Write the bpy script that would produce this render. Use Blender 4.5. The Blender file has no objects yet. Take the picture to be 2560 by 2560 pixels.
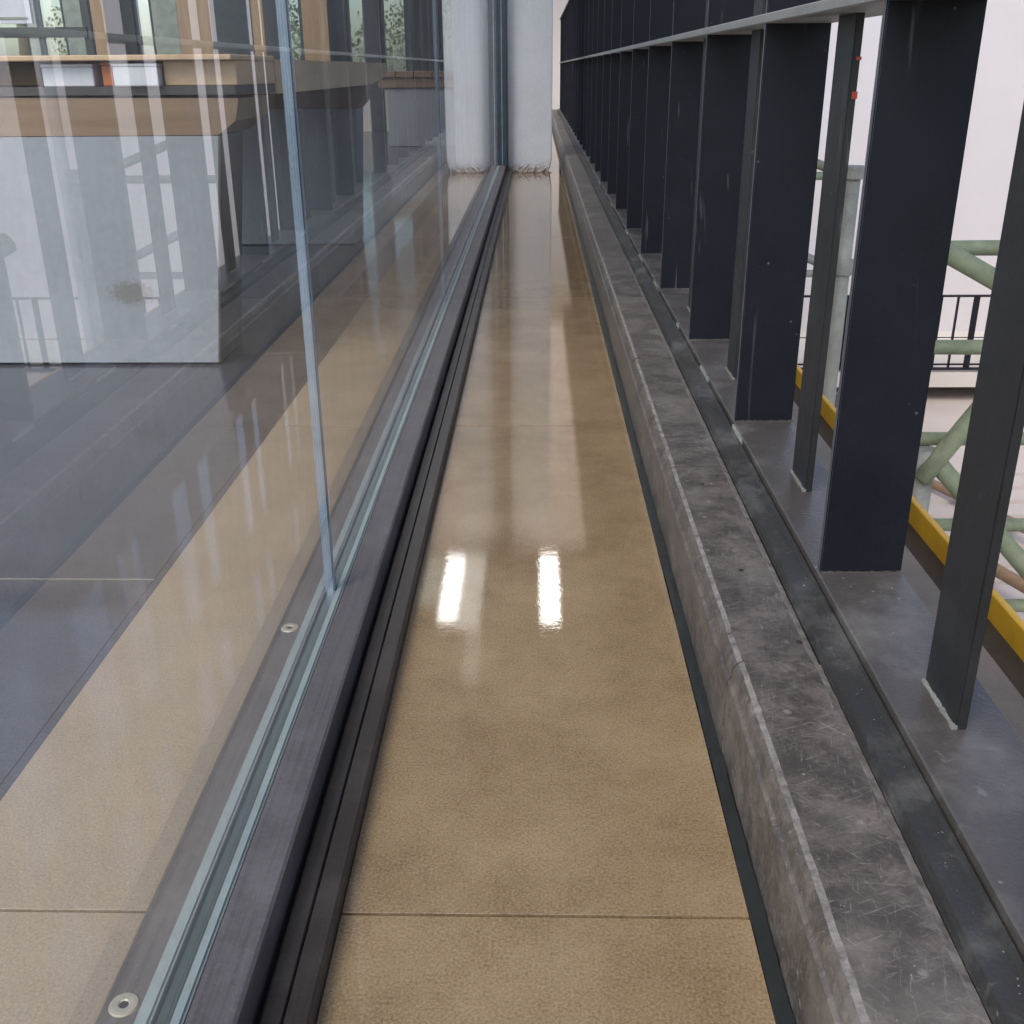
import bpy, bmesh, math, random
from mathutils import Vector, Matrix
S = bpy.context.scene
C = S.collection
rnd = random.Random(7)
R_ = math.radians

# ------------------------------------------------------------------ camera
EYE = 0.62
cam_data = bpy.data.cameras.new('camera')
cam_data.sensor_width = 36.0
cam_data.lens = 36.99
cam_data.clip_start = 0.02
cam_data.clip_end = 600
cam = bpy.data.objects.new('camera', cam_data)
C.objects.link(cam)
RM = ((0.99974739, 0.00181377, -0.02240224),
      (0.02134442, -0.38883967, 0.92105816),
      (-0.0070403, -0.92130365, -0.38878016))
cam.matrix_world = Matrix(((RM[0][0], -RM[0][1], -RM[0][2], 0),
                           (RM[1][0], -RM[1][1], -RM[1][2], 0),
                           (RM[2][0], -RM[2][1], -RM[2][2], EYE),
                           (0, 0, 0, 1)))
S.camera = cam

# ------------------------------------------------------------------ light
W = bpy.data.worlds.new('World')
S.world = W
W.use_nodes = True
wn = W.node_tree
sky = wn.nodes.new('ShaderNodeTexSky')
sky.sky_type = 'NISHITA'
sky.sun_disc = False
sky.sun_elevation = R_(48)
sky.sun_rotation = R_(215)
sky.dust_density = 2.0
bg = wn.nodes['Background']
bg.inputs['Strength'].default_value = 0.15
wn.links.new(sky.outputs['Color'], bg.inputs['Color'])
sd = bpy.data.lights.new('sun', 'SUN')
sd.energy = 1.1
sd.angle = R_(30)
sd.color = (1.0, 0.95, 0.88)
sun = bpy.data.objects.new('sun', sd)
C.objects.link(sun)
_d = Vector((math.sin(R_(215)) * math.cos(R_(48)), math.cos(R_(215)) * math.cos(R_(48)), math.sin(R_(48))))
sun.rotation_euler = _d.to_track_quat('Z', 'Y').to_euler()
S.view_settings.view_transform = 'Standard'
S.view_settings.look = 'None'
S.view_settings.gamma = 1
S.view_settings.exposure = 0.95
S.view_settings.use_curve_mapping = False
S.render.engine = 'CYCLES'
S.cycles.max_bounces = 10
S.cycles.diffuse_bounces = 5
S.cycles.glossy_bounces = 5
S.cycles.transparent_max_bounces = 16
S.cycles.sample_clamp_indirect = 4.0

# ------------------------------------------------------------------ materials
def newmat(name):
    m = bpy.data.materials.new(name)
    m.use_nodes = True
    nt = m.node_tree
    return m, nt, nt.nodes['Principled BSDF']

def L(nt, a, b):
    nt.links.new(a, b)

def vec(nt, scale=(1, 1, 1), rot=(0, 0, 0)):
    g = nt.nodes.new('ShaderNodeNewGeometry')
    mp = nt.nodes.new('ShaderNodeMapping')
    mp.inputs['Scale'].default_value = scale
    m0 = nt.nodes.new('ShaderNodeMapping')
    m0.inputs['Rotation'].default_value = rot
    L(nt, g.outputs['Position'], m0.inputs['Vector'])
    L(nt, m0.outputs['Vector'], mp.inputs['Vector'])
    return mp.outputs['Vector']

def noise(nt, v, scale, detail=4, rough=0.6, dist=0.0):
    n = nt.nodes.new('ShaderNodeTexNoise')
    n.inputs['Scale'].default_value = scale
    n.inputs['Detail'].default_value = detail
    n.inputs['Roughness'].default_value = rough
    n.inputs['Distortion'].default_value = dist
    L(nt, v, n.inputs['Vector'])
    return n.outputs['Fac']

def ramp(nt, f, a, b, pa=0.0, pb=1.0):
    r = nt.nodes.new('ShaderNodeMapRange')
    r.inputs['From Min'].default_value = pa
    r.inputs['From Max'].default_value = pb
    r.inputs['To Min'].default_value = a
    r.inputs['To Max'].default_value = b
    L(nt, f, r.inputs['Value'])
    return r.outputs['Result']

def mix(nt, f, a, b, mode='MIX'):
    m = nt.nodes.new('ShaderNodeMix')
    m.data_type = 'RGBA'
    m.blend_type = mode
    if isinstance(f, (int, float)):
        m.inputs[0].default_value = f
    else:
        L(nt, f, m.inputs[0])
    for s, x in ((m.inputs[6], a), (m.inputs[7], b)):
        if isinstance(x, tuple):
            s.default_value = (*x, 1) if len(x) == 3 else x
        else:
            L(nt, x, s)
    return m.outputs[2]

def bump(nt, h, p, strength=0.3, dist=0.002):
    b = nt.nodes.new('ShaderNodeBump')
    b.inputs['Strength'].default_value = strength
    b.inputs['Distance'].default_value = dist
    L(nt, h, b.inputs['Height'])
    L(nt, b.outputs['Normal'], p.inputs['Normal'])
    return b

def simple(name, col, rough=0.5, metal=0.0, var=0.18, scale=12.0, bmp=0.15, dark=None, spec=0.5, fine=180.0):
    """a colour with two scales of mottling and a little relief"""
    m, nt, p = newmat(name)
    v = vec(nt)
    n1 = noise(nt, v, scale, 5)
    n2 = noise(nt, v, fine, 2)
    lo = dark or tuple(c * (1 - 2 * var) for c in col)
    c1 = mix(nt, ramp(nt, n1, 0, 1, 0.3, 0.65), lo, col)
    c2 = mix(nt, ramp(nt, n2, 0.0, 0.3, 0.35, 0.75), c1, tuple(min(1, c * 1.25) for c in col))
    L(nt, c2, p.inputs['Base Color'])
    L(nt, ramp(nt, n1, rough * 0.85, min(1, rough * 1.2)), p.inputs['Roughness'])
    p.inputs['Metallic'].default_value = metal
    p.inputs['Specular IOR Level'].default_value = spec
    bump(nt, n2, p, bmp, 0.001)
    return m

def tile_mat(name, col, dark, rough, coat, stain=True, ripple=0.02):
    m, nt, p = newmat(name)
    v = vec(nt)
    n1 = noise(nt, v, 6.5, 8, 0.74)
    n2 = noise(nt, v, 26.0, 8, 0.8, 0.6)
    n3 = noise(nt, v, 420.0, 2, 0.6)
    c1 = mix(nt, ramp(nt, n1, 0, 1, 0.35, 0.7), dark, col)
    c2 = mix(nt, ramp(nt, n2, 0, 0.6, 0.54, 0.8), c1, tuple(c * 0.62 for c in dark))
    c3 = mix(nt, ramp(nt, n3, 0, 0.5, 0.4, 0.75), c2, tuple(min(1, c * 1.5) for c in col))
    c4 = mix(nt, ramp(nt, n3, 0.3, 0, 0.28, 0.42), c3, tuple(c * 0.45 for c in dark))
    oi = nt.nodes.new('ShaderNodeObjectInfo')
    c5 = mix(nt, 1.0, c4, mix(nt, oi.outputs['Random'], (0.90, 0.87, 0.84), (1.06, 1.05, 1.03)), 'MULTIPLY')
    if stain:   # rusty water stain at the foot of the column
        g = nt.nodes.new('ShaderNodeNewGeometry')
        sp = nt.nodes.new('ShaderNodeSeparateXYZ')
        L(nt, g.outputs['Position'], sp.inputs[0])
        yy = nt.nodes.new('ShaderNodeMath'); yy.operation = 'ADD'
        L(nt, sp.outputs['Y'], yy.inputs[0])
        L(nt, ramp(nt, noise(nt, v, 14.0, 5, 0.7), -0.45, 0.45), yy.inputs[1])
        c5 = mix(nt, ramp(nt, yy.outputs[0], 0.0, 0.75, 6.55, 6.95), c5, (0.20, 0.10, 0.045))
    L(nt, c5, p.inputs['Base Color'])
    L(nt, ramp(nt, n1, rough * 0.8, rough * 1.3, 0.3, 0.7), p.inputs['Roughness'])
    p.inputs['Coat Weight'].default_value = coat
    p.inputs['Coat Roughness'].default_value = 0.006 if coat > 0.9 else 0.03
    p.inputs['Coat IOR'].default_value = 1.85 if coat > 0.9 else 1.5
    p.inputs['Specular IOR Level'].default_value = 0.0 if coat > 0.9 else 0.25
    h = noise(nt, v, 60.0, 4, 0.75)
    b1 = bump(nt, h, p, 0.35, 0.0002)
    h1 = noise(nt, vec(nt, (1, 1.6, 1)), 42.0, 3, 0.6)
    h2 = noise(nt, vec(nt, (1, 1.3, 1)), 190.0, 3, 0.7)
    hm = nt.nodes.new('ShaderNodeMath'); hm.operation = 'MULTIPLY_ADD'
    L(nt, h2, hm.inputs[0]); hm.inputs[1].default_value = 0.42; L(nt, h1, hm.inputs[2])
    hh = hm.outputs[0]
    b2 = nt.nodes.new('ShaderNodeBump')
    b2.inputs['Strength'].default_value = 1.0
    b2.inputs['Distance'].default_value = ripple * 0.0028
    L(nt, hh, b2.inputs['Height'])
    L(nt, b2.outputs['Normal'], p.inputs['Coat Normal'])
    return m

def stone_mat(name, col, dark, light):
    m, nt, p = newmat(name)
    v = vec(nt)
    n1 = noise(nt, v, 16.0, 8, 0.78)
    n2 = noise(nt, v, 90.0, 6, 0.8)
    c = mix(nt, ramp(nt, n1, 0, 1, 0.42, 0.6), dark, col)
    c = mix(nt, ramp(nt, n2, 0, 0.9, 0.5, 0.7), c, tuple(q * 0.75 for q in dark))
    # long fine scratches in several directions
    for k, (ang, sc, th) in enumerate(((12, (420, 28, 90), 0.66), (-38, (380, 24, 80), 0.66), (66, (430, 26, 90), 0.65), (95, (400, 22, 90), 0.67))):
        s = noise(nt, vec(nt, sc, (0, 0, R_(ang))), 1.0, 3, 0.6, 1.6)
        c = mix(nt, ramp(nt, s, 0, 0.5, th - 0.05, th + 0.08), c, light)
    # pale chips and plaster spots
    vo = nt.nodes.new('ShaderNodeTexVoronoi')
    vo.inputs['Scale'].default_value = 38.0
    L(nt, vec(nt, (1, 0.7, 1)), vo.inputs['Vector'])
    spot = nt.nodes.new('ShaderNodeMath'); spot.operation = 'SUBTRACT'
    L(nt, vo.outputs['Distance'], spot.inputs[0])
    L(nt, ramp(nt, n2, -0.28, 0.28), spot.inputs[1])
    c = mix(nt, ramp(nt, spot.outputs[0], 0.55, 0.0, 0.02, 0.12), c, light)
    big = noise(nt, v, 6.5, 3, 0.5)
    c = mix(nt, ramp(nt, big, 0, 0.3, 0.58, 0.72), c, light)
    oi = nt.nodes.new('ShaderNodeObjectInfo')
    c = mix(nt, 1.0, c, mix(nt, oi.outputs['Random'], (0.85, 0.85, 0.87), (1.1, 1.08, 1.05)), 'MULTIPLY')
    L(nt, c, p.inputs['Base Color'])
    L(nt, ramp(nt, n1, 0.34, 0.62, 0.3, 0.7), p.inputs['Roughness'])
    bump(nt, n2, p, 0.6, 0.0012)
    return m

def steel_mat(name, col, rough, specks=0.5, dust=(0.35, 0.34, 0.33), dustamt=0.25, bmp=0.5):
    m, nt, p = newmat(name)
    v = vec(nt)
    n1 = noise(nt, v, 7.0, 6, 0.7)
    n2 = noise(nt, v, 260.0, 3, 0.6)
    vo = nt.nodes.new('ShaderNodeTexVoronoi')
    vo.inputs['Scale'].default_value = 60.0
    L(nt, v, vo.inputs['Vector'])
    c = mix(nt, ramp(nt, n1, 0, 1, 0.3, 0.7), tuple(q * 0.8 for q in col), col)
    c = mix(nt, ramp(nt, n1, 0, dustamt, 0.5, 0.8), c, dust)
    sel = noise(nt, v, 23.0, 2, 0.5)
    f = nt.nodes.new('ShaderNodeMath'); f.operation = 'MULTIPLY'
    L(nt, ramp(nt, vo.outputs['Distance'], specks, 0, 0.04, 0.13), f.inputs[0])
    L(nt, ramp(nt, sel, 0, 1, 0.58, 0.66), f.inputs[1])
    c = mix(nt, f.outputs[0], c, dust)
    s = noise(nt, vec(nt, (60, 60, 2.5), (R_(4), R_(3), 0)), 1.0, 2, 0.5, 0.6)
    c = mix(nt, ramp(nt, s, 0, 0.22, 0.68, 0.76), c, dust)
    L(nt, c, p.inputs['Base Color'])
    L(nt, ramp(nt, n1, rough * 0.8, rough * 1.35, 0.3, 0.7), p.inputs['Roughness'])
    bump(nt, n2, p, bmp, 0.0008)
    return m

def strip_metal(name, col, rough, light):
    """long sections with streaks running along the corridor"""
    m, nt, p = newmat(name)
    s1 = noise(nt, vec(nt, (300, 3.0, 300)), 1.0, 4, 0.7)
    s2 = noise(nt, vec(nt), 10.0, 6, 0.7)
    s3 = noise(nt, vec(nt), 350.0, 2, 0.6)
    c = mix(nt, ramp(nt, s1, 0, 1, 0.35, 0.7), tuple(q * 0.7 for q in col), col)
    c = mix(nt, ramp(nt, s2, 0, 0.6, 0.48, 0.75), c, light)
    c = mix(nt, ramp(nt, s3, 0, 0.3, 0.55, 0.75), c, light)
    L(nt, c, p.inputs['Base Color'])
    L(nt, ramp(nt, s2, rough * 0.8, rough * 1.3, 0.3, 0.7), p.inputs['Roughness'])
    p.inputs['Metallic'].default_value = 0.1
    bump(nt, s1, p, 0.3, 0.0008)
    return m

def wood_mat(name, col, dark, rough=0.45, axis=1):
    m, nt, p = newmat(name)
    sc = [22, 22, 22]; sc[axis] = 1.2
    n = noise(nt, vec(nt, tuple(sc)), 1.0, 6, 0.65, 0.8)
    n2 = noise(nt, vec(nt), 3.0, 3)
    c = mix(nt, ramp(nt, n, 0, 1, 0.35, 0.68), dark, col)
    c = mix(nt, ramp(nt, n2, 0, 0.3, 0.4, 0.7), c, dark)
    L(nt, c, p.inputs['Base Color'])
    p.inputs['Roughness'].default_value = rough
    bump(nt, n, p, 0.2, 0.001)
    return m

def glass_mat(name, tint=(0.965, 0.985, 0.98), ior=1.5, rough=0.0, dirt=0.06):
    m = bpy.data.materials.new(name)
    m.use_nodes = True
    nt = m.node_tree
    nt.nodes.clear()
    o = nt.nodes.new('ShaderNodeOutputMaterial')
    t = nt.nodes.new('ShaderNodeBsdfTransparent')
    t.inputs['Color'].default_value = (*tint, 1)
    g = nt.nodes.new('ShaderNodeBsdfGlossy')
    g.inputs['Roughness'].default_value = rough
    g.inputs['Color'].default_value = (0.97, 0.98, 1, 1)
    # both faces of the sheet reflect: R = 2F/(1+F), given by the face light enters by
    fr = nt.nodes.new('ShaderNodeFresnel')
    fr.inputs['IOR'].default_value = ior
    def mth(op, a, b):
        q = nt.nodes.new('ShaderNodeMath'); q.operation = op
        for i, x in enumerate((a, b)):
            if isinstance(x, (int, float)):
                q.inputs[i].default_value = x
            else:
                L(nt, x, q.inputs[i])
        return q.outputs[0]
    R2 = mth('DIVIDE', mth('MULTIPLY', fr.outputs[0], 2.0), mth('ADD', fr.outputs[0], 1.0))
    gg = nt.nodes.new('ShaderNodeNewGeometry')
    R3 = mth('MULTIPLY', R2, mth('SUBTRACT', 1.0, gg.outputs['Backfacing']))
    mx = nt.nodes.new('ShaderNodeMixShader')
    L(nt, R3, mx.inputs[0])
    L(nt, t.outputs[0], mx.inputs[1])
    L(nt, g.outputs[0], mx.inputs[2])
    # thin film of dust and smears
    d = nt.nodes.new('ShaderNodeBsdfDiffuse')
    d.inputs['Color'].default_value = (0.75, 0.76, 0.78, 1)
    mx2 = nt.nodes.new('ShaderNodeMixShader')
    n = noise(nt, vec(nt, (1, 1, 0.35)), 9.0, 5, 0.75)
    L(nt, ramp(nt, n, 0.0, dirt * 2.2, 0.35, 0.75), mx2.inputs[0])
    L(nt, mx.outputs[0], mx2.inputs[1])
    L(nt, d.outputs[0], mx2.inputs[2])
    L(nt, mx2.outputs[0], o.inputs['Surface'])
    return m

def emit_mat(name, col, strength):
    m, nt, p = newmat(name)
    p.inputs['Base Color'].default_value = (*col, 1)
    p.inputs['Emission Color'].default_value = (*col, 1)
    p.inputs['Emission Strength'].default_value = strength
    return m

M = {}
M['tile'] = tile_mat('sealed tan tile', (0.375, 0.268, 0.158), (0.215, 0.140, 0.076), 0.42, 1.0)
M['tile_in'] = tile_mat('dry tan tile', (0.35, 0.285, 0.215), (0.28, 0.225, 0.165), 0.45, 0.25, False)
M['grout'] = simple('dark grout', (0.06, 0.042, 0.028), 0.8)
M['dark_tile'] = tile_mat('dark slate tile', (0.085, 0.088, 0.105), (0.052, 0.054, 0.066), 0.33, 0.6, False)
M['pale_line'] = simple('pale edge trim', (0.24, 0.22, 0.18), 0.5)
M['stone'] = stone_mat('scuffed grey brown stone', (0.155, 0.128, 0.108), (0.066, 0.055, 0.047), (0.35, 0.31, 0.27))
M['worn'] = simple('worn pale stone edge', (0.28, 0.25, 0.22), 0.6, scale=70, bmp=0.8, fine=260, dark=(0.09, 0.075, 0.065))
M['sealant'] = simple('black green sealant', (0.026, 0.029, 0.028), 0.45, bmp=0.6, fine=90)
M['bar'] = steel_mat('painted black blue steel', (0.0105, 0.011, 0.017), 0.45, 0.5, (0.22, 0.23, 0.25), 0.012, 0.4)
M['bar'].node_tree.nodes['Principled BSDF'].inputs['Specular IOR Level'].default_value = 0.22
M['flat'] = steel_mat('lit grey flat steel', (0.021, 0.020, 0.021), 0.5, 0.35, (0.3, 0.29, 0.27), 0.06, 0.4)  # lighter than the fins: light on these faces put into the colour
M['bar_edge'] = steel_mat('lit bar edge', (0.085, 0.09, 0.105), 0.45, 0.35, (0.3, 0.3, 0.3), 0.2, 0.4)  # pale tone paints in the light caught on the fin edges
M['plate'] = steel_mat('painted dark base plate', (0.092, 0.078, 0.070), 0.36, 0.9, (0.36, 0.34, 0.31), 0.35, 1.0)
M['angle'] = steel_mat('dusty black edge angle', (0.045, 0.042, 0.040), 0.5, 0.9, (0.34, 0.32, 0.29), 0.42, 1.0)
M['weld'] = simple('pale weld and putty', (0.30, 0.30, 0.28), 0.7, var=0.3, bmp=0.9, fine=120)
M['grey_bar'] = strip_metal('brown grey anodised bar', (0.14, 0.122, 0.12), 0.42, (0.24, 0.22, 0.22))
M['flange'] = strip_metal('brown grey inner flange', (0.16, 0.135, 0.115), 0.5, (0.24, 0.21, 0.19))
M['black_rail'] = strip_metal('black brown track', (0.055, 0.045, 0.042), 0.34, (0.12, 0.10, 0.09))
M['slot'] = simple('rusty slot', (0.028, 0.015, 0.010), 0.7)
M['seal'] = simple('pale green grey glazing bead', (0.29, 0.33, 0.315), 0.4, var=0.1)
M['seal_dark'] = simple('dark green glazing seal', (0.05, 0.075, 0.065), 0.3)
M['glass'] = glass_mat('partition glass')
M['pane_edge'] = simple('blue glass edge', (0.33, 0.42, 0.56), 0.2, var=0.15)
M['edge_dark'] = simple('dark glass edge', (0.03, 0.045, 0.07), 0.2)
M['edge_pale'] = simple('pale glass edge', (0.5, 0.6, 0.66), 0.2)
M['screw'] = simple('bare screw steel', (0.50, 0.44, 0.34), 0.35, metal=0.3)
M['hole'] = simple('dark recess', (0.03, 0.025, 0.02), 0.7)
M['column'] = simple('white rendered concrete', (0.60, 0.60, 0.625), 0.8, var=0.05, scale=6, bmp=0.5, fine=110)
_m = M['column']; _n = _m.node_tree; _p = _n.nodes['Principled BSDF']
_g = _n.nodes.new('ShaderNodeNewGeometry'); _s = _n.nodes.new('ShaderNodeSeparateXYZ')
L(_n, _g.outputs['Position'], _s.inputs[0])
_a = _n.nodes.new('ShaderNodeMath'); _a.operation = 'ADD'
L(_n, _s.outputs['Z'], _a.inputs[0])
L(_n, ramp(_n, noise(_n, vec(_n), 22.0, 6, 0.8), -0.09, 0.09), _a.inputs[1])
_c = _p.inputs['Base Color'].links[0].from_socket
L(_n, mix(_n, ramp(_n, _a.outputs[0], 0.9, 0.0, 0.0, 0.045), _c, (0.33, 0.27, 0.22)), _p.inputs['Base Color'])
M['rust'] = simple('rusty joint filler', (0.20, 0.135, 0.085), 0.8, var=0.3)
M['mullion'] = simple('dark blue steel mullion', (0.03, 0.042, 0.06), 0.3)
M['mullion_glint'] = simple('pale mullion glint', (0.25, 0.30, 0.36), 0.3)
M['yellow'] = simple('chipped yellow paint', (0.72, 0.40, 0.03), 0.45, var=0.12, bmp=0.4, fine=60)
M['ledge'] = simple('tan slab edge', (0.22, 0.165, 0.115), 0.5, var=0.15, bmp=0.4)
M['wall'] = simple('white plaster', (0.52, 0.50, 0.51), 0.85, var=0.02, scale=2, bmp=0.05)
M['wall_warm'] = simple('warm white plaster', (0.52, 0.48, 0.44), 0.85, var=0.04, scale=2)
M['end_wall'] = simple('bright warm plaster', (0.80, 0.73, 0.66), 0.85, var=0.03, scale=2)
M['floor_low'] = simple('pale lower floor', (0.52, 0.46, 0.42), 0.35, var=0.06, scale=1)
M['ceiling'] = simple('brown grey ceiling', (0.55, 0.46, 0.37), 0.8, var=0.05)
M['beam'] = simple('dark brown ceiling edge', (0.04, 0.032, 0.026), 0.8)
M['rail'] = simple('lit grey rail edge', (0.24, 0.235, 0.22), 0.5, var=0.1)  # light along the rail painted in as pale grey
M['tube'] = simple('weathered green tube', (0.30, 0.33, 0.20), 0.6, var=0.22, scale=14, bmp=0.4)
M['tube_grey'] = simple('pale grey tube', (0.40, 0.39, 0.33), 0.55, var=0.25, scale=8, bmp=0.4)
M['tube_white'] = simple('white tube', (0.72, 0.71, 0.69), 0.5, var=0.12, scale=8)
M['concrete'] = simple('smooth blue grey concrete', (0.31, 0.325, 0.355), 0.6, var=0.10, scale=3, bmp=0.25, fine=60)
M['concrete_side'] = simple('shuttered concrete', (0.36, 0.34, 0.28), 0.7, var=0.1)
M['wood'] = wood_mat('oak apron', (0.28, 0.185, 0.11), (0.20, 0.125, 0.07), 0.45, 0)
M['wood_top'] = wood_mat('pale oak top', (0.66, 0.47, 0.30), (0.54, 0.37, 0.22), 0.4, 1)
M['wood_post'] = wood_mat('oak post', (0.42, 0.29, 0.16), (0.33, 0.21, 0.11), 0.5, 2)
M['shelf_shade'] = simple('dark shelf shading', (0.06, 0.055, 0.05), 0.5)  # shading of the open shelf put into the board's dark colour
M['white_box'] = simple('white board', (0.62, 0.62, 0.66), 0.6, var=0.04)
M['orange'] = simple('orange board', (0.50, 0.15, 0.03), 0.55)
M['frame'] = simple('dark grey window frame', (0.06, 0.065, 0.065), 0.4)
M['frame_green'] = simple('grey green window frame', (0.30, 0.33, 0.27), 0.5)
M['window'] = glass_mat('window glass', (0.95, 0.985, 0.98), 1.45, 0.0, 0.02)
M['dark_sheet'] = simple('dark sheet', (0.012, 0.013, 0.012), 0.3)
M['leaf'] = simple('leaf', (0.20, 0.27, 0.10), 0.6, var=0.35, scale=2)
M['trunk'] = simple('bark', (0.10, 0.075, 0.05), 0.9)
M['grass'] = simple('grass', (0.10, 0.14, 0.05), 0.9, var=0.3, scale=1.2)
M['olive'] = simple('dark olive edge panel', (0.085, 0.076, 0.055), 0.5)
M['lamp'] = emit_mat('lamp diffuser', (1.0, 0.97, 0.92), 6.0)
M['dim_glow'] = emit_mat('dim lamp and pane glow', (0.93, 1.0, 0.9), 1.6)
fm = bpy.data.materials.new('frosted rooflight'); fm.use_nodes = True
_n = fm.node_tree; _n.nodes.clear()
_o = _n.nodes.new('ShaderNodeOutputMaterial'); _t = _n.nodes.new('ShaderNodeBsdfTranslucent')
_t.inputs['Color'].default_value = (0.72, 0.65, 0.58, 1)
_n.links.new(_t.outputs[0], _o.inputs['Surface'])
M['frosted'] = fm
# grainy patch of dirt on the near plinth
_m = M['concrete']; _n = _m.node_tree; _p = _n.nodes['Principled BSDF']
_g = _n.nodes.new('ShaderNodeNewGeometry')
_mp = _n.nodes.new('ShaderNodeMapping'); _mp.vector_type = 'POINT'
_mp.inputs['Location'].default_value = (0.90 / 0.055, -2.33 / 0.3, -0.165 / 0.028)
_mp.inputs['Scale'].default_value = (1 / 0.055, 1 / 0.3, 1 / 0.028)
L(_n, _g.outputs['Position'], _mp.inputs['Vector'])
_len = _n.nodes.new('ShaderNodeVectorMath'); _len.operation = 'LENGTH'
L(_n, _mp.outputs[0], _len.inputs[0])
_a = _n.nodes.new('ShaderNodeMath'); _a.operation = 'ADD'
L(_n, _len.outputs['Value'], _a.inputs[0])
L(_n, ramp(_n, noise(_n, vec(_n), 130.0, 4, 0.8), -1.3, 1.3), _a.inputs[1])
_c = _p.inputs['Base Color'].links[0].from_socket
L(_n, mix(_n, ramp(_n, _a.outputs[0], 0.75, 0.0, 0.6, 1.1), _c, (0.17, 0.155, 0.13)), _p.inputs['Base Color'])
M['red'] = simple('red paint', (0.45, 0.06, 0.03), 0.5)

# ------------------------------------------------------------------ helpers
def link(name, me, mat, parent=None):
    o = bpy.data.objects.new(name, me)
    C.objects.link(o)
    if mat is not None:
        if not me.materials:
            for q in (mat if isinstance(mat, list) else [mat]):
                me.materials.append(q)
    if parent:
        o.parent = parent
    return o

def thing(name, label, cat, loc=(0, 0, 0), group=None):
    o = bpy.data.objects.new(name, None)
    C.objects.link(o)
    o.location = loc
    o['label'] = label
    o['category'] = cat
    if group:
        o['group'] = group
    bpy.context.view_layer.update()
    return o

def tag(o, label, cat, group=None):
    o['label'] = label
    o['category'] = cat
    if group:
        o['group'] = group
    return o

def structure(o):
    o['kind'] = 'structure'
    return o

def add_box(bm, x0, x1, y0, y1, z0, z1, mi=0):
    vs = [bm.verts.new(p) for p in ((x0, y0, z0), (x1, y0, z0), (x1, y1, z0), (x0, y1, z0),
                                    (x0, y0, z1), (x1, y0, z1), (x1, y1, z1), (x0, y1, z1))]
    for f in ((3, 2, 1, 0), (4, 5, 6, 7), (0, 1, 5, 4), (1, 2, 6, 5), (2, 3, 7, 6), (3, 0, 4, 7)):
        bm.faces.new([vs[i] for i in f]).material_index = mi

def bmesh_obj(name, bm, mat, parent=None, bevel=0.0, seg=1, smooth=False):
    if bevel:
        bmesh.ops.bevel(bm, geom=bm.edges[:], offset=bevel, segments=seg, affect='EDGES', clamp_overlap=True)
    bmesh.ops.recalc_face_normals(bm, faces=bm.faces[:])
    me = bpy.data.meshes.new(name)
    bm.to_mesh(me)
    bm.free()
    if parent:   # world coordinates -> parent's
        me.transform(Matrix.Translation(-parent_world(parent)))
    if smooth:
        for p in me.polygons:
            p.use_smooth = True
    return link(name, me, mat, parent)

def parent_world(p):
    v = Vector((0, 0, 0))
    while p:
        v += p.location
        p = p.parent
    return v

def box(name, x0, x1, y0, y1, z0, z1, mat, parent=None, bevel=0.0, seg=1):
    bm = bmesh.new()
    add_box(bm, x0, x1, y0, y1, z0, z1)
    return bmesh_obj(name, bm, mat, parent, bevel, seg)

def prism(name, prof, y0, y1, mat, parent=None, axis='Y', bevel=0.0):
    """closed profile of (a, b) extruded along an axis: Y -> (x, z), X -> (y, z)"""
    bm = bmesh.new()
    P = (lambda a, b, t: (a, t, b)) if axis == 'Y' else (lambda a, b, t: (t, a, b))
    A = [bm.verts.new(P(a, b, y0)) for a, b in prof]
    B = [bm.verts.new(P(a, b, y1)) for a, b in prof]
    bm.faces.new(A)
    bm.faces.new(B[::-1])
    n = len(prof)
    for i in range(n):
        bm.faces.new([A[i], A[(i + 1) % n], B[(i + 1) % n], B[i]])
    return bmesh_obj(name, bm, mat, parent, bevel)

def tube(name, a, b, r, mat, parent=None, n=14, wob=0.0):
    a = Vector(a); b = Vector(b)
    d = b - a
    q = d.to_track_quat('Z', 'Y')
    bm = bmesh.new()
    rings = []
    K = 8
    for k in range(K + 1):
        c = a + d * (k / K)
        rr = r * (1 + rnd.uniform(-wob, wob))
        rings.append([bm.verts.new(c + q @ Vector((math.cos(t) * rr, math.sin(t) * rr, 0)))
                      for t in [2 * math.pi * i / n for i in range(n)]])
    for k in range(K):
        for i in range(n):
            f = bm.faces.new([rings[k][i], rings[k][(i + 1) % n], rings[k + 1][(i + 1) % n], rings[k + 1][i]])
            f.smooth = True
    bm.faces.new(rings[0][::-1])
    bm.faces.new(rings[-1])
    return bmesh_obj(name, bm, mat, parent)

def ragged(name, x0, x1, z0, z1, y0, y1, mat, parent, amp=0.0015, step=0.02):
    """a strip lying along the corridor whose two long edges wander"""
    bm = bmesh.new()
    prev = None
    y = y0
    ra = random.Random(sum(map(ord, name)))
    da = db = 0
    while y <= y1 + 1e-6:
        da = da * 0.6 + ra.uniform(-amp, amp)
        db = db * 0.6 + ra.uniform(-amp, amp)
        row = [bm.verts.new((x0 + da, y, z0)), bm.verts.new((x0 + da, y, z1)),
               bm.verts.new(((x0 + x1) / 2, y, z1 + abs(da) * 0.5)),
               bm.verts.new((x1 + db, y, z1)), bm.verts.new((x1 + db, y, z0))]
        if prev:
            for i in range(4):
                bm.faces.new([prev[i], prev[i + 1], row[i + 1], row[i]])
        prev = row
        y += step
    return bmesh_obj(name, bm, mat, parent)

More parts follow.
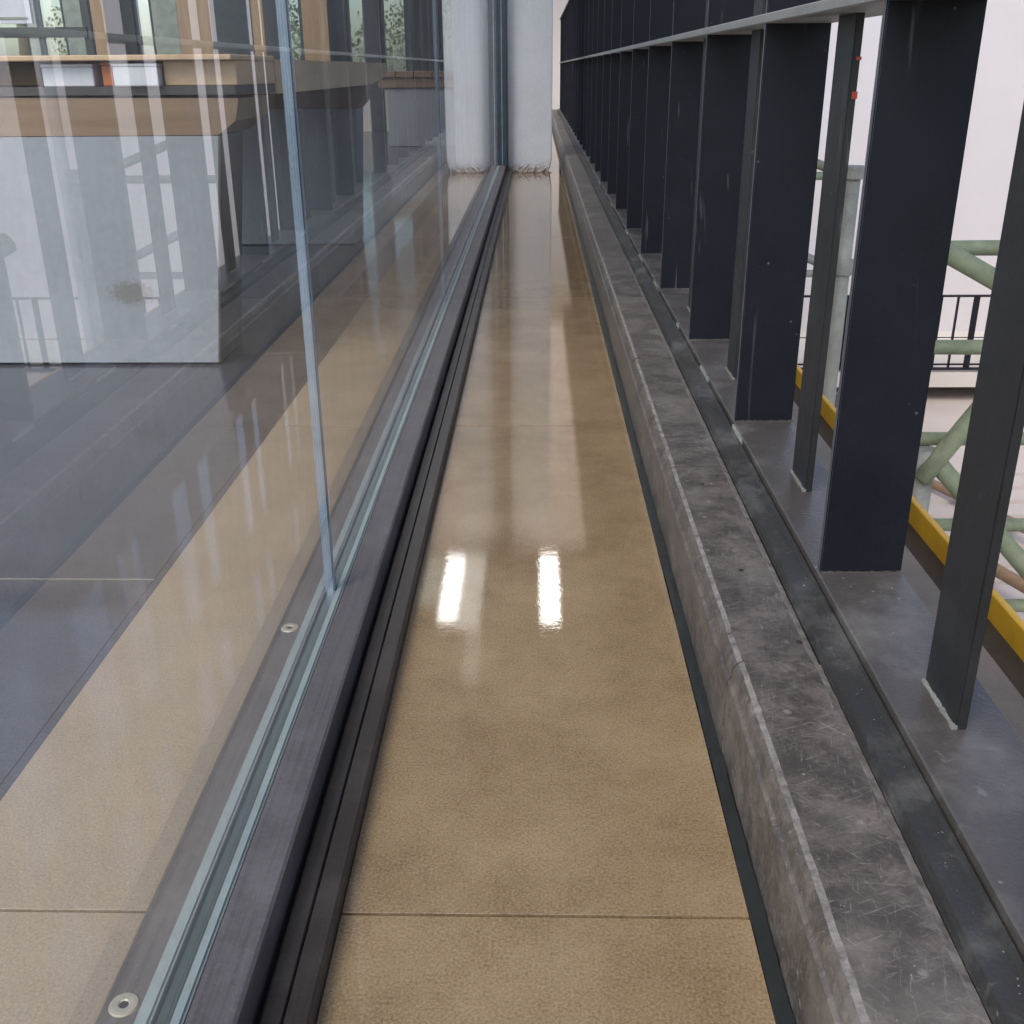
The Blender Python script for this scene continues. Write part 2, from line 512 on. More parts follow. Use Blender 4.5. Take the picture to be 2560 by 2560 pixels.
# ------------------------------------------------------------------ floors
YS = [-1.75, -0.575, 0.645, 1.885, 3.08, 4.27, 5.46, 6.66, 7.86, 9.06, 10.26, 11.46, 12.66, 13.86, 15.06]
floor = structure(box('floor', -0.50, 0.56, -2.0, 15.3, -0.30, -0.012, M['grout']))
def tiles(parent, x0, x1, ys, z0, z1, mat, gap=0.0016, bev=0.0002):
    for a, b in zip(ys[:-1], ys[1:]):
        box('tile', x0, x1, a + gap, b - gap, z0, z1, mat, parent, bev)
tiles(floor, -0.154, 0.1695, YS, -0.012, 0.0, M['tile'])
tiles(floor, -0.4935, -0.308, YS, -0.012, 0.0, M['tile_in'])
# tile row between base plate and the yellow edge
YO = [-1.75, -0.46, 0.79, 1.98, 3.18, 4.38, 5.58, 6.78, 7.98, 9.18, 10.38, 11.58, 12.78, 13.98, 15.3]
tiles(floor, 0.306, 0.518, YO, -0.012, 0.0, M['ledge'])  # stops short: bare dark grout paints the shade beside the yellow board

dark_floor = structure(box('dark_floor', -9.0, -0.5035, -2.0, 12.0, -0.30, -0.012, M['grout']))
XD = [-0.5035 - 1.2 * i for i in range(8)]
YD = [-2.0, 0.03, 1.238, 2.44, 3.64, 4.84, 6.04, 7.24, 8.44, 9.64, 10.84, 11.98]
for a, b in zip(YD[:-1], YD[1:]):
    for xa, xb in zip(XD[1:], XD[:-1]):
        box('tile', xa + 0.0012, xb - 0.0012, a + 0.0012, b - 0.0012, -0.012, -0.0005, M['dark_tile'], dark_floor, 0.001)
box('edge_trim', -0.5043, -0.4938, -2.0, 12.0, -0.012, -0.0004, M['dark_tile'], dark_floor)
for y in YD[1:-1]:
    box('joint', XD[-1], XD[0] - 0.001, y - 0.0011, y + 0.0011, -0.0119, -0.0002, M['pale_line'], dark_floor)

# ------------------------------------------------------------------ stone curb
curb = thing('stone_curb', 'long scuffed grey stone curb running between the tiled floor and the black balustrade', 'curb', (0.22, 0.5, 0))
CY = [-1.6, -0.32, 0.19, 0.868, 1.399, 2.0, 2.593, 3.2, 3.8, 4.4, 5.0, 5.6, 6.2, 6.8, 7.4, 8.0, 8.6, 9.2, 9.8, 10.4, 11, 11.6, 12.2, 12.8, 13.4, 14, 14.6, 15.2]
for i, (a, b) in enumerate(zip(CY[:-1], CY[1:])):
    r = random.Random(i)
    o = r.uniform(-0.0006, 0.0006)
    bm = bmesh.new()
    prof = [(0.183, -0.01), (0.183, 0.079), (0.1862, 0.0815), (0.1885, 0.093), (0.192, 0.0985), (0.197, 0.1000),
            (0.262, 0.1003), (0.2695, 0.097), (0.2700, -0.01)]
    n = max(2, int((b - a) / (0.008 if a < 4 else 0.03)))
    rows = []
    for k in range(n + 1):
        y = a + 0.001 + (b - a - 0.002) * k / n
        j = [r.uniform(-0.0002, 0.0002) for _ in prof]
        chip = r.uniform(-0.0005, 0.0009) if r.random() < 0.6 else 0
        row = []
        for q, (x, z) in enumerate(prof):
            xx, zz = x + o + j[q], z + o
            if q in (3, 4, 5):
                xx += chip; zz -= chip * 0.6
            row.append(bm.verts.new((xx, y, zz)))
        rows.append(row)
    m_ = len(prof)
    for k in range(n):
        for q in range(m_):
            f = bm.faces.new([rows[k][q], rows[k][(q + 1) % m_], rows[k + 1][(q + 1) % m_], rows[k + 1][q]])
            if q in (4, 6):
                f.material_index = 1
    bm.faces.new(rows[0]); bm.faces.new(rows[-1][::-1])
    bmesh_obj('stone', bm, [M['stone'], M['worn']], curb)
for hx, hy, hr in ((0.2580, 0.905, 0.0030), (0.2300, 1.065, 0.0026), (0.2250, 1.33, 0.0022)):
    bm = bmesh.new()
    bmesh.ops.create_cone(bm, cap_ends=True, segments=16, radius1=hr, radius2=hr * 0.9, depth=0.0012, matrix=Matrix.Translation((hx, hy, 0.1004)))
    bmesh_obj('drill_hole', bm, M['hole'], curb)
ragged('sealant_joint', 0.1700, 0.1826, -0.01, 0.0012, -1.6, 15.0, M['sealant'], curb, 0.0007)

# ------------------------------------------------------------------ balustrade
bal = thing('steel_balustrade', 'black steel balustrade of tall flat bars standing on the stone curb', 'balustrade', (0.347, 0.5, 0.12))
Y0, Y1 = -1.6, 15.05
# folded black angle between stone and plate
prism('edge_angle', [(0.2712, 0.02), (0.2712, 0.097), (0.2735, 0.097), (0.2752, 0.107), (0.296, 0.1075), (0.2975, 0.112), (0.3000, 0.112), (0.3000, 0.02)],
      Y0, Y1, M['angle'], bal)
prism('base_plate', [(0.3025, 0.108), (0.3025, 0.1185), (0.304, 0.12), (0.3905, 0.12), (0.392, 0.1185), (0.392, 0.108)], Y0, Y1, M['plate'], bal)
prism('plate_support', [(0.3030, 0.0005), (0.3030, 0.1075), (0.389, 0.1075), (0.389, 0.0005)], Y0, Y1, M['bar'], bal)
ZT = 1.19
fin_me = None
fb_me = None
fins = [1.02 + 0.523 * k for k in range(-5, 27)]
flats = [y + 0.2695 for y in fins]
def shared(me, name, loc):
    o = bpy.data.objects.new(name, me)
    C.objects.link(o)
    o.parent = bal
    o.location = Vector(loc) - Vector(bal.location)
    return o
def centered_box(dx, dy, z0, z1, bev, mat, edge=None):
    bm = bmesh.new()
    add_box(bm, -dx / 2, dx / 2, -dy / 2, dy / 2, z0, z1)
    bmesh.ops.bevel(bm, geom=[e for e in bm.edges if abs(e.verts[0].co.z - e.verts[1].co.z) > 0.1], offset=bev, segments=2, affect='EDGES')
    bm.normal_update()
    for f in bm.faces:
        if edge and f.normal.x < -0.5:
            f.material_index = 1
    me = bpy.data.meshes.new('bar')
    bm.to_mesh(me); bm.free()
    me.materials.append(mat)
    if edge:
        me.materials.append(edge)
    return me
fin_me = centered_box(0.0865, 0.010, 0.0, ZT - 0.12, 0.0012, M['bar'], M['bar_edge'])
flat_me = centered_box(0.009, 0.074, 0.0, ZT - 0.12, 0.0012, M['flat'])
bm = bmesh.new()
# weld bead: small lumpy roll 87 mm long
for k in range(22):
    x = -0.042 + 0.004 * k
    s = rnd.uniform(0.0008, 0.0019)
    add_box(bm, x, x + 0.0042, -s, s, -0.0005, s * 1.2)
bmesh.ops.recalc_face_normals(bm, faces=bm.faces[:])
weld_me = bpy.data.meshes.new('weld'); bm.to_mesh(weld_me); bm.free(); weld_me.materials.append(M['plate'])
bm = bmesh.new()
for k in range(16):
    y = -0.037 + 0.0046 * k
    s = rnd.uniform(0.0012, 0.0028)
    add_box(bm, -s, s, y, y + 0.0052, -0.0005, s * 1.3)
bmesh.ops.recalc_face_normals(bm, faces=bm.faces[:])
weld2_me = bpy.data.meshes.new('weld_side'); bm.to_mesh(weld2_me); bm.free(); weld2_me.materials.append(M['weld'])
weld3_me = weld2_me.copy(); weld3_me.materials.clear(); weld3_me.materials.append(M['rail'])
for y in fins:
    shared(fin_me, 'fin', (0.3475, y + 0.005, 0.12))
    shared(weld_me, 'weld_bead', (0.3475, y - 0.0005, 0.12))
for y in flats:
    shared(flat_me, 'flat_bar', (0.3475, y, 0.12))
    shared(weld2_me if y < 1.0 else weld3_me, 'weld_bead', (0.342, y, 0.12))
box('middle_rail', 0.3015, 0.3935, Y0, Y1, 0.672, 0.684, M['rail'], bal, 0.0015)
box('top_rail', 0.3005, 0.3945, Y0, Y1, 1.19, 1.205, M['bar'], bal, 0.002)
# pale putty left in the joint beside the plate, in broken runs
bm = bmesh.new()
y = 0.75
rp = random.Random(5)
while y < 6:
    ln = rp.uniform(0.02, 0.12)
    if rp.random() < 0.35:
        q = y
        while q < y + ln:
            w = rp.uniform(0.0006, 0.0022)
            add_box(bm, 0.3006 - w * 0.6, 0.3022 + w * 0.4, q, q + 0.0045, 0.106, 0.1155 + w)
            q += 0.004
    y += ln + rp.uniform(0.02, 0.14)
bmesh_obj('putty', bm, M['weld'], bal)['kind'] = 'stuff'
# two dots of red paint on the second flat bar
for zz, s in ((0.586, 0.005), (0.625, 0.0025)):
    box('paint_dot', 0.3468, 0.3526, 1.2505, 1.2512 + 0.0005, zz, zz + s * 1.5, M['red'], bal)

# plaster crumbs lying in the channel and on the plate
bm = bmesh.new()
rc = random.Random(11)
for k in range(420):
    t = rc.random()
    y = 0.25 + 3.0 * rc.random() ** 1.6
    if t < 0.35:
        x, z = rc.uniform(0.284, 0.2955), 0.1075
    elif t < 0.5:
        x, z = rc.uniform(0.306, 0.385), 0.120
    elif t < 0.85:
        x, z = rc.uniform(0.198, 0.262), 0.1005
    else:
        x, z = rc.uniform(0.273, 0.281), 0.094
    s = rc.uniform(0.0002, 0.0007) * (1.8 if rc.random() < 0.06 else 1)
    m4 = Matrix.Translation((x, y, z + s * 0.3)) @ Matrix.Rotation(rc.uniform(0, 6), 4, 'Z') @ Matrix.Diagonal((1.4, 0.9, 0.5, 1))
    bmesh.ops.create_icosphere(bm, subdivisions=1, radius=s, matrix=m4)
o = bmesh_obj('plaster_crumbs', bm, M['weld'])
o['kind'] = 'stuff'
tag(o, 'pale plaster crumbs scattered along the stone curb and the black plate', 'crumbs')

# ------------------------------------------------------------------ yellow edge
trim = box('yellow_edge_board', 0.560, 0.570, Y0, 15.0, -0.02, 0.022, M['yellow'], None, 0.0015)
tag(trim, 'long yellow painted edge board on the slab beyond the black balustrade', 'edge board')

# ------------------------------------------------------------------ glass partition
gw = thing('glass_partition', 'frameless glass wall set in a low brown metal track beside the tiled floor', 'glass wall', (-0.244, 0.5, 0))
GX0, GX1 = -0.250, -0.238
YE = 7.085
prism('grey_sill_bar', [(-0.2286, -0.01), (-0.2286, 0.0475), (-0.2265, 0.0495), (-0.1965, 0.0495), (-0.194, 0.0475), (-0.1935, -0.01)], Y0, YE, M['grey_bar'], gw)
box('slot_filler', -0.1935, -0.1885, Y0, YE, -0.011, 0.006, M['slot'], gw)
prism('track_rail', [(-0.1885, -0.011), (-0.1885, 0.019), (-0.187, 0.0205), (-0.1742, 0.0205), (-0.1732, 0.0185), (-0.1732, -0.011)], Y0, YE, M['black_rail'], gw)
prism('track_rail', [(-0.1724, -0.011), (-0.1724, 0.0185), (-0.1714, 0.0205), (-0.1562, 0.0195), (-0.1545, 0.017), (-0.1545, -0.011)], Y0, YE, M['black_rail'], gw)
box('glazing_bead', -0.2376, -0.2290, Y0, YE, -0.01, 0.0502, M['seal'], gw, 0.002, 2)
box('glazing_bead', -0.2613, -0.2504, Y0, YE, -0.01, 0.0500, M['seal'], gw, 0.002, 2)
box('setting_block', -0.2500, -0.2380, Y0, YE, -0.01, 0.012, M['seal_dark'], gw)
prism('inner_flange', [(-0.307, -0.011), (-0.307, 0.008), (-0.3055, 0.010), (-0.264, 0.010), (-0.2617, 0.014), (-0.2617, -0.011)], Y0, YE, M['flange'], gw)
joints = [-0.56, 1.115, 2.79, YE]
for a, b in zip(joints[:-1], joints[1:]):
    box('glass_pane', GX0, GX1, a + 0.0035, b - 0.0035, 0.0125, 2.70, M['glass'], gw)
for y in joints[:-1]:
    j = box('pane_joint', GX0 + 0.0004, GX1 - 0.0004, y - 0.0030, y + 0.0030, 0.0125, 2.69, M['pane_edge'], gw)
    box('joint_line', GX1 - 0.0022, GX1 - 0.0006, y - 0.0033, y + 0.0031, 0.0126, 2.689, M['edge_dark'], j)
    for q in (0.0035, 0.0062):
        box('joint_line', GX0 + q, GX0 + q + 0.0007, y - 0.0033, y + 0.0031, 0.0126, 2.689, M['edge_pale'], j)
# countersunk screws in the inner flange
def screw(x, y):
    bm = bmesh.new()
    n = 28
    rings = []
    for r, z in ((0.0106, 0.0101), (0.0098, 0.0114), (0.0076, 0.0118), (0.0042, 0.0115), (0.0033, 0.0106)):
        rings.append([bm.verts.new((x + r * math.cos(t), y + r * math.sin(t), z)) for t in [2 * math.pi * i / n for i in range(n)]])
    for a, b in zip(rings[:-1], rings[1:]):
        for i in range(n):
            bm.faces.new([a[i], a[(i + 1) % n], b[(i + 1) % n], b[i]])
    s = bmesh_obj('screw', bm, M['screw'], gw)
    bm = bmesh.new()
    bm.faces.new([bm.verts.new((x + 0.0034 * math.cos(t), y + 0.0034 * math.sin(t), 0.01062)) for t in [math.pi / 3 * i for i in range(6)]])
    bmesh_obj('socket', bm, M['hole'], s)
for k in range(-2, 2):
    screw(-0.291, 0.545 + 0.545 * k)
# mullion in front of the column
mu = box('mullion', -0.246, -0.183, 7.02, 7.085, 0.0, 2.7, M['mullion'], gw, 0.003)
box('mullion_highlight', -0.2165, -0.2120, 7.0185, 7.0202, 0.05, 2.69, M['mullion_glint'], mu)  # highlight down the mullion, drawn as a pale strip

# ------------------------------------------------------------------ column
col = thing('concrete_column', 'white rendered concrete column with a crumbling stained foot, seen past the dark mullion', 'column', (-0.21, 7.25, 0))
def half(x0, x1, sx):
    bm = bmesh.new()
    r = random.Random(3 + sx)
    nz = 46
    prof = []
    c = 0.007
    zs = [0.0] + [0.012 * i for i in range(1, 16)] + [0.2 + 0.09 * i for i in range(29)]
    rows = []
    def ring(z):
        t = max(0.0, 1 - z / 0.10)
        ins = 0.022 * t ** 2.0
        a, b = x0 + (ins if sx < 0 else 0.002), x1 - (ins if sx > 0 else 0.002)
        y0, y1 = 7.0865 + ins * 0.5, 7.50
        pts = []
        N = 26
        for i in range(N + 1):
            x = a + c + (b - a - 2 * c) * i / N
            pts.append((x, y0))
        out = [(a, y0 + c), (a + c * 0.3, y0 + c * 0.3)] + pts + [(b - c * 0.3, y0 + c * 0.3), (b, y0 + c), (b, y1), (a, y1)]
        return out
    for z in zs:
        row = []
        for (x, y) in ring(z):
            k = max(0.0, 1 - z / 0.09)
            row.append(bm.verts.new((x + r.uniform(-1, 1) * 0.003 * k, y + r.uniform(-1, 1) * 0.007 * k * k + r.uniform(-1, 1) * 0.0003, z + (r.uniform(0, 0.012) * k if z > 0 else 0))))
        rows.append(row)
    n = len(rows[0])
    for A, B in zip(rows[:-1], rows[1:]):
        for i in range(n):
            bm.faces.new([A[i], A[(i + 1) % n], B[(i + 1) % n], B[i]])
    bm.faces.new(rows[-1])
    return bmesh_obj('column_half', bm, M['column'], col, smooth=False)
half(-0.515, -0.243, -1)
half(-0.185, 0.100, 1)
box('rusty_joint', -0.2425, -0.1855, 7.10, 7.48, 0.0, 2.7, M['rust'], col)
bm = bmesh.new()
r = random.Random(8)
for k in range(70):
    x = r.uniform(-0.52, 0.13)
    if -0.26 < x < -0.15:
        continue
    s = r.uniform(0.002, 0.006)
    m4 = Matrix.Translation((x, 7.075 - abs(r.gauss(0, 0.03)), s * 0.3)) @ Matrix.Rotation(r.uniform(0, 6), 4, 'Z') @ Matrix.Diagonal((1.5, 0.9, 0.6, 1))
    bmesh.ops.create_icosphere(bm, subdivisions=1, radius=s, matrix=m4)
o = bmesh_obj('column_debris', bm, M['rust'])
o['kind'] = 'stuff'
tag(o, 'crumbled rusty debris lying at the foot of the white column', 'debris')

# ------------------------------------------------------------------ ceiling and corridor lamps
structure(box('ceiling', -1.3, 0.40, 1.0, 7.12, 2.72, 2.95, M['ceiling']))
structure(box('ceiling_edge_beam', 0.4005, 0.81, -0.5, 15.3, 2.60, 2.95, M['beam']))
structure(box('ceiling_upstand', -1.3, 0.40, 7.121, 7.22, 2.718, 3.1, M['ceiling']))
def lamp(label, x0, x1, y0, y1, mat):
    t = thing('ceiling_lamp', label, 'lamp', ((x0 + x1) / 2, (y0 + y1) / 2, 2.72), 'long lamps on the ceiling of the gallery')
    box('lamp_housing', x0 - 0.015, x1 + 0.015, y0 - 0.015, y1 + 0.015, 2.68, 2.7195, M['frame_green'], t)
    box('diffuser', x0, x1, y0, y1, 2.672, 2.6795, mat, t)
lamp('bright long ceiling lamp over the glass wall, the left one mirrored in the wet floor', -0.50, -0.36, 5.9, 7.0, M['lamp'])
lamp('bright long ceiling lamp over the tiled floor, the right one mirrored in the wet floor', 0.035, 0.16, 6.0, 6.95, M['lamp'])
lamp('dim long ceiling lamp in front of the left bright one above the glass wall', -0.43, -0.33, 5.25, 5.85, M['dim_glow'])
lamp('dim greenish glowing panel in place of a window pane, leftmost above the room behind the glass', -0.78, -0.60, 6.2, 6.98, M['dim_glow'])  # added glow standing in for a window pane mirrored in the floor

# ------------------------------------------------------------------ benches in the room
def bench(label, x0, xr, ya, yb, plinths, end_y, zt=0.643):
    t = thing('long_bench', label, 'bench', (xr, ya, 0), 'oak topped benches on concrete plinths')
    for (y0, y1) in plinths:
        prism('plinth', [(x0, 0.004), (xr - 0.004, 0.004), (xr + 0.026, 0.486), (x0, 0.486)], y0, y1, M['concrete'], t)
        # bevelled oak block on the plinth
        prism('apron', [(x0, 0.488), (xr + 0.027, 0.488), (xr + 0.062, 0.525), (xr + 0.066, 0.5645), (x0, 0.5645)], y0 + 0.001, y1 - 0.001, M['wood'], t, 'Y', 0.0)
    # the thick top: nose tapered at the far end
    prism('bench_top', [(ya, 0.5665), (yb - 0.45, 0.5665), (yb - 0.07, 0.590), (yb, 0.620), (yb, 0.632), (yb - 0.02, zt - 0.004), (yb - 0.04, zt), (ya, zt)],
          x0, xr + 0.06, M['wood_top'], t, 'X')
    return t
b1 = bench('nearest long bench with pale oak top on two concrete plinths behind the glass', -1.6, -0.685, 2.72, 4.75, [(4.10, 4.28)], 4.7)
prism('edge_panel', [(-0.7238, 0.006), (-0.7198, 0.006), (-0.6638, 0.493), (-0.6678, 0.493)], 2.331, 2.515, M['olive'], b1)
# near end of the first bench: plinth, apron, open shelf under a thin board
prism('plinth', [(-1.6, 0.006), (-0.724, 0.006), (-0.668, 0.493), (-1.6, 0.493)], 2.33, 2.50, M['concrete'], b1)
box('recess', -1.58, -0.72, 2.345, 2.485, -0.0003, 0.006, M['hole'], b1)
prism('apron', [(-1.6, 0.4945), (-0.668, 0.4945), (-0.628, 0.523), (-0.618, 0.566), (-1.6, 0.5725)], 2.331, 2.60, M['wood'], b1)
box('shelf_board', -1.6, -0.63, 2.36, 2.7195, 0.5735, 0.590, M['shelf_shade'], b1)
box('thin_top', -1.6, -0.626, 2.335, 2.7195, 0.6395, 0.6505, M['wood_top'], b1, 0.002)
box('top_block', -0.78, -0.627, 2.37, 2.719, 0.5905, 0.639, M['wood_top'], b1, 0.002)
b2 = thing('long_bench', 'farther bench with a plank top on a blue grey plinth behind the nearer one', 'bench', (-1.0, 9.6, 0), 'oak topped benches on concrete plinths')
box('plinth', -1.27, -0.56, 9.6, 9.9, 0.0, 0.47, M['concrete'], b2, 0.004)
box('apron', -1.34, -0.56, 9.58, 9.95, 0.472, 0.552, M['wood'], b2, 0.003)
for k in range(5):
    box('plank', -1.34 + k * 0.156, -1.34 + k * 0.156 + 0.15, 9.56, 11.4, 0.5535, 0.60, M['wood'], b2, 0.003)

def item(name, label, x0, x1, z0, z1, mat, y0=2.36, y1=2.5, cat='box'):
    o = bpy.data.objects.new(name, None)
    C.objects.link(o); o.location = ((x0 + x1) / 2, (y0 + y1) / 2, z0)
    tag(o, label, cat)
    box('body', x0, x1, y0, y1, z0, z1 - 0.006, mat, o, 0.002)
    box('lid', x0 - 0.001, x1 + 0.001, y0 - 0.001, y1 + 0.001, z1 - 0.0055, z1, mat, o, 0.001)
item('flat_box', 'flat white box on the open shelf of the near bench, left of the orange box', -1.033, -0.925, 0.5902, 0.634, M['white_box'])
item('orange_box', 'small orange box on the bench shelf between the two white boxes', -0.907, -0.884, 0.5902, 0.637, M['orange'])
item('flat_box', 'flat white box on the open shelf of the near bench, right of the orange box', -0.878, -0.785, 0.5902, 0.634, M['white_box'], 2.345, 2.39)

structure(box('added_rooflight', -0.9, 0.40, 7.24, 15.3, 2.86, 2.865, M['frosted']))  # unseen panel added for bright warm floor reflections and extra light
# whiteboard on the left
wb = thing('whiteboard', 'white board with a dark bottom rail standing far left behind the benches', 'whiteboard', (-3.0, 6.2, 0))
box('board', -4.6, -2.72, 6.2, 6.23, 0.86, 1.9, M['white_box'], wb)
box('bottom_rail', -4.6, -2.42, 6.17, 6.24, 0.79, 0.84, M['frame'], wb)
box('post', -2.44, -2.40, 6.18, 6.22, 0.0, 1.95, M['frame'], wb)
box('foot', -2.60, -2.24, 6.05, 6.35, 0.0, 0.03, M['frame'], wb)
for z in (0.88, 1.2):
    box('green_line', -4.6, -2.74, 6.1965, 6.1995, z, z + 0.012, M['frame_green'], wb)

# ------------------------------------------------------------------ window wall at the end of the room
FY = 11.98
ww = thing('window_wall', 'end wall of the room with oak posts, dark frames and tall windows', 'window wall', (-3.0, FY, 0))
FYi = FY
def ux(u):   # screen column (of 1932) to x on the wall at eye height
    return (u - 1012.0) / 1985.0 * FY * 1.085
def post(u0, u1, mat, name, d=0.14):
    box(name, ux(u0), ux(u1), FYi, FYi + d, 0.0, 2.715, mat, ww, 0.004)
def win(u0, u1, z0=0.42, fr=M['frame']):
    a, b = ux(u0), ux(u1)
    w = 0.035
    f = bmesh.new()
    add_box(f, a, a + w, FYi + 0.03, FYi + 0.09, z0, 2.6)
    add_box(f, b - w, b, FYi + 0.03, FYi + 0.09, z0, 2.6)
    add_box(f, a + w, b - w, FYi + 0.031, FYi + 0.089, z0, z0 + w)
    add_box(f, a + w, b - w, FYi + 0.031, FYi + 0.089, 2.565, 2.6)
    fo = bmesh_obj('window_frame', f, fr, ww)
    box('pane', a + w, b - w, FYi + 0.055, FYi + 0.062, z0 + w, 2.565, M['window'], fo)
for (a, b, mt) in ((443, 496, 'wood_post'), (641, 682, 'wood_post'), (561, 580, 'wood_post'), (742, 765, 'frame'), (682, 710, 'dark_sheet'),
                   (327, 373, 'dark_sheet'), (808, 858, 'frame'), (580, 603, 'frame'), (200, 216, 'frame_green'), (262, 290, 'frame_green'),  # the leading dark sheet stands in for an unlit opening
                   (496, 561, 'frame'), (290, 327, 'wood_post'), (403, 443, 'frame_green'), (-20, 20, 'wood_post')):
    post(a, b, M[mt], 'post')
for (a, b) in ((603, 641), (710, 742), (765, 808), (373, 403), (216, 262), (100, 200), (20, 100), (-120, -20), (858, 890)):
    win(a, b)
box('sill_wall', -9.0, -0.52, FYi + 0.02, FYi + 0.16, 0.0, 0.418, M['wall_warm'], ww)
box('header', -9.0, -0.52, FYi + 0.02, FYi + 0.16, 2.601, 2.7, M['wall_warm'], ww)
# side wall of the room, mostly glass, far to the left
lw = thing('side_window_wall', 'row of tall side windows far left in the room behind the glass', 'window wall', (-9.0, 5.0, 0))
for k in range(9):
    box('post', -9.1, -8.95, -1.9 + k * 1.7, -1.78 + k * 1.7, 0, 2.71, M['frame_green'], lw)
    if k < 8:
        box('pane', -9.03, -9.02, -1.779 + k * 1.7, -0.201 + k * 1.7, 0.05, 2.7, M['window'], lw)

# ------------------------------------------------------------------ end wall of the gallery and atrium
structure(box('end_wall', -0.5, 0.8, 15.32, 15.6, -0.3, 2.88, M['end_wall']))
structure(box('far_wall', 0.8, 9.0, 17.6, 18.0, -4.5, 5.0, M['wall']))
structure(box('side_wall', 9.0, 9.4, -4.0, 18.0, -4.5, 5.0, M['wall']))
structure(box('lower_floor', 0.3, 9.0, -8.0, 17.6, -4.2, -3.95, M['floor_low']))
structure(box('lower_wall', 0.02, 0.28, -8.0, 17.6, -3.94, -0.31, M['wall']))

# far landing with its own railing
fl = structure(box('far_landing', 0.9, 9.0, 15.0, 17.6, -3.72, -3.50, M['wall_warm']))
fr = thing('far_railing', 'small black railing on the opposite lower landing seen between the bars', 'railing', (5.5, 15.0, -3.5))
box('top_rail', 1.0, 9.0, 15.02, 15.08, -2.41, -2.385, M['bar'], fr)
box('bottom_rail', 1.0, 9.0, 15.02, 15.08, -3.47, -3.44, M['bar'], fr)
box('bottom_rail', 1.0, 9.0, 15.03, 15.07, -3.40, -3.38, M['bar'], fr)
box('middle_rail', 1.0, 9.0, 15.04, 15.06, -3.0, -2.99, M['bar'], fr)
k = 0
x = 1.05
while x < 8.9:
    if k % 2:
        box('flat_bar', x - 0.012, x + 0.012, 15.03, 15.07, -3.44, -2.41, M['bar'], fr)
    else:
        box('fin', x - 0.045, x + 0.045, 15.045, 15.055, -3.44, -2.41, M['bar'], fr)
    x += 0.26
    k += 1
# stair flight going down in the atrium
st = thing('staircase', 'pale stair flight with brown edges far below the yellow board', 'staircase', (4.0, 9.0, -3.9))
for i in range(10):
    ya = 11.2 - i * 0.3
    za = -3.5 - 0.0 - i * 0.04
    box('step', 3.0, 5.4, ya - 0.3, ya - 0.002, za - 0.12, za, M['floor_low'], st)
tube('stringer', (2.9, 11.3, -3.42), (5.0, 6.4, -3.6), 0.06, M['wood'], st, 8)
tube('stringer', (3.5, 12.0, -3.42), (5.9, 6.9, -3.6), 0.05, M['wood'], st, 8)

# ------------------------------------------------------------------ scaffold
TR = 0.024
sc = thing('scaffold', 'weathered green scaffold ladder frame standing in the void beyond the yellow board', 'scaffold', (1.5, 3.5, -3.9))
for z in (0.073, -0.254, -0.578, -0.904, -1.23, -1.55):
    tube('rung', (1.30 + (0.06 if z < -0.8 else 0), 3.5, z), (2.05, 3.5, z), TR, M['tube'], sc, wob=0.05)
tube('brace', (1.22, 3.42, 0.115), (1.95, 3.42, -0.27), 0.032, M['tube'], sc, wob=0.04)
tube('brace', (1.33, 3.42, -0.70), (1.80, 3.42, 0.06), 0.032, M['tube'], sc, wob=0.04)
tube('brace', (1.36, 3.43, -0.62), (1.95, 3.43, -1.25), 0.034, M['tube'], sc, wob=0.04)
tube('upright', (1.36, 3.46, -3.9), (1.345, 3.46, -0.60), 0.040, M['tube_grey'], sc)
tube('upright', (2.07, 3.5, -3.9), (2.05, 3.5, 0.5), 0.028, M['tube'], sc)
sp = thing('scaffold_pole', 'grey weathered scaffold pole with collars between the second and third bars', 'scaffold pole', (1.02, 3.55, -3.9))
tube('pole', (1.02, 3.55, -3.9), (1.015, 3.55, 0.32), 0.026, M['tube_grey'], sp, wob=0.05)
tube('collar', (1.015, 3.55, 0.285), (1.015, 3.55, 0.325), 0.034, M['tube_grey'], sp)
tube('collar', (1.0165, 3.55, -0.02), (1.0165, 3.55, 0.03), 0.032, M['tube_grey'], sp)
tube('arm', (0.55, 3.57, 0.292), (1.03, 3.57, 0.292), 0.013, M['tube'], sp)
tube('arm', (0.55, 3.57, -0.02), (1.03, 3.57, -0.02), 0.012, M['tube_grey'], sp)
tube('brace', (0.72, 3.60, 0.40), (0.98, 3.60, 0.30), 0.015, M['tube'], sp)
tube('brace', (0.62, 3.60, 0.16), (0.97, 3.60, 0.0), 0.015, M['tube_grey'], sp)
tube('pin', (0.985, 3.54, 0.20), (0.988, 3.54, 0.27), 0.006, M['frame'], sp)
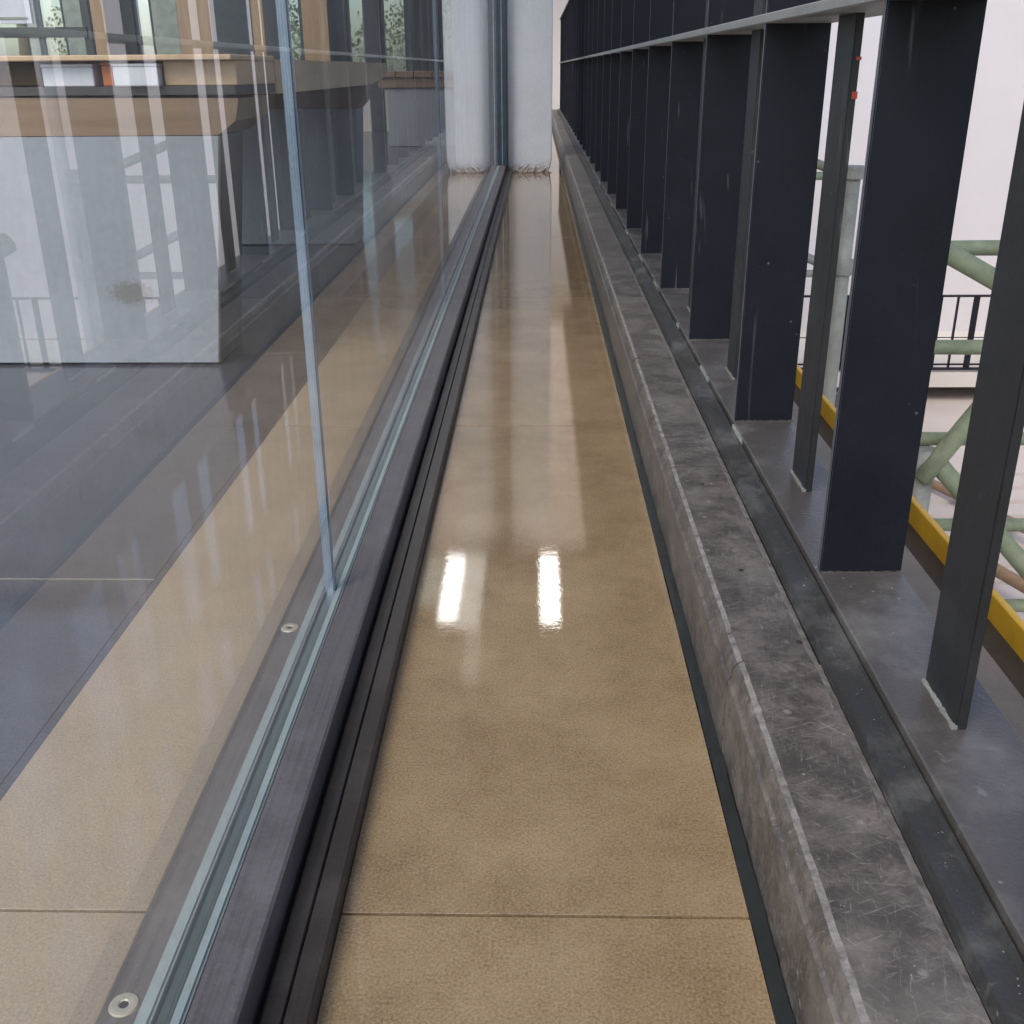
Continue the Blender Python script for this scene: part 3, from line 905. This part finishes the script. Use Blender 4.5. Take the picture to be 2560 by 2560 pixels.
wp = thing('white_pole', 'bright white pole directly right of the grey scaffold pole', 'pole', (1.09, 3.6, -3.9))
tube('pole', (1.09, 3.62, -3.9), (1.09, 3.62, 2.6), 0.020, M['tube_white'], wp)
for z in (-0.5, -0.9, -1.5):
    tube('collar', (1.09, 3.62, z), (1.09, 3.62, z + 0.05), 0.027, M['tube_grey'], wp)

# ------------------------------------------------------------------ outdoors
g = bmesh.new()
add_box(g, -300, 300, -300, 300, -5.4, -5.0)
structure(bmesh_obj('ground', g, M['grass']))
structure(box('terrace', -30, 0.0, 12.2, 60, -0.7, -0.35, M['grass']))
def tree(x, y, h, label, seed):
    r = random.Random(seed)
    t = thing('tree', label, 'tree', (x, y, -0.4), 'trees outside the end windows')
    tube('trunk', (x, y, -0.4), (x + 0.2, y, h * 0.6), 0.12, M['trunk'], t, 8, 0.1)
    bm = bmesh.new()
    for c in range(9):
        cx, cy, cz = x + r.gauss(0, h * 0.2), y + r.gauss(0, h * 0.15), h * r.uniform(0.1, 1.0)
        rr = r.uniform(0.4, 0.9)
        for k in range(260):
            d = Vector((r.gauss(0, 1), r.gauss(0, 1), r.gauss(0, 1))).normalized() * rr * r.uniform(0.4, 1)
            p = Vector((cx, cy, cz)) + d
            s = r.uniform(0.02, 0.055)
            a = Vector((r.uniform(-1, 1), r.uniform(-1, 1), r.uniform(-1, 1))).normalized() * s
            b = a.orthogonal().normalized() * s * 0.6
            bm.faces.new([bm.verts.new(p - a), bm.verts.new(p + b), bm.verts.new(p + a), bm.verts.new(p - b)])
    bmesh_obj('crown', bm, M['leaf'], t)
for i, (x, y, h) in enumerate(((-4.3, 21, 4.0), (-2.6, 24, 5.0), (-3.6, 19, 3.2), (-6.8, 22, 4.5), (-9.5, 21, 5.0), (-12.5, 23, 5.0), (-1.4, 20, 4.0))):
    tree(x, y, h, ['leafy green tree outside the windows above the bench end', 'tall green tree behind the window right of the oak post',
                   'low bushy tree close outside the middle windows', 'green tree outside the left windows', 'tree outside behind the whiteboard',
                   'leftmost tree outside the room', 'small tree outside next to the column'][i], 40 + i)
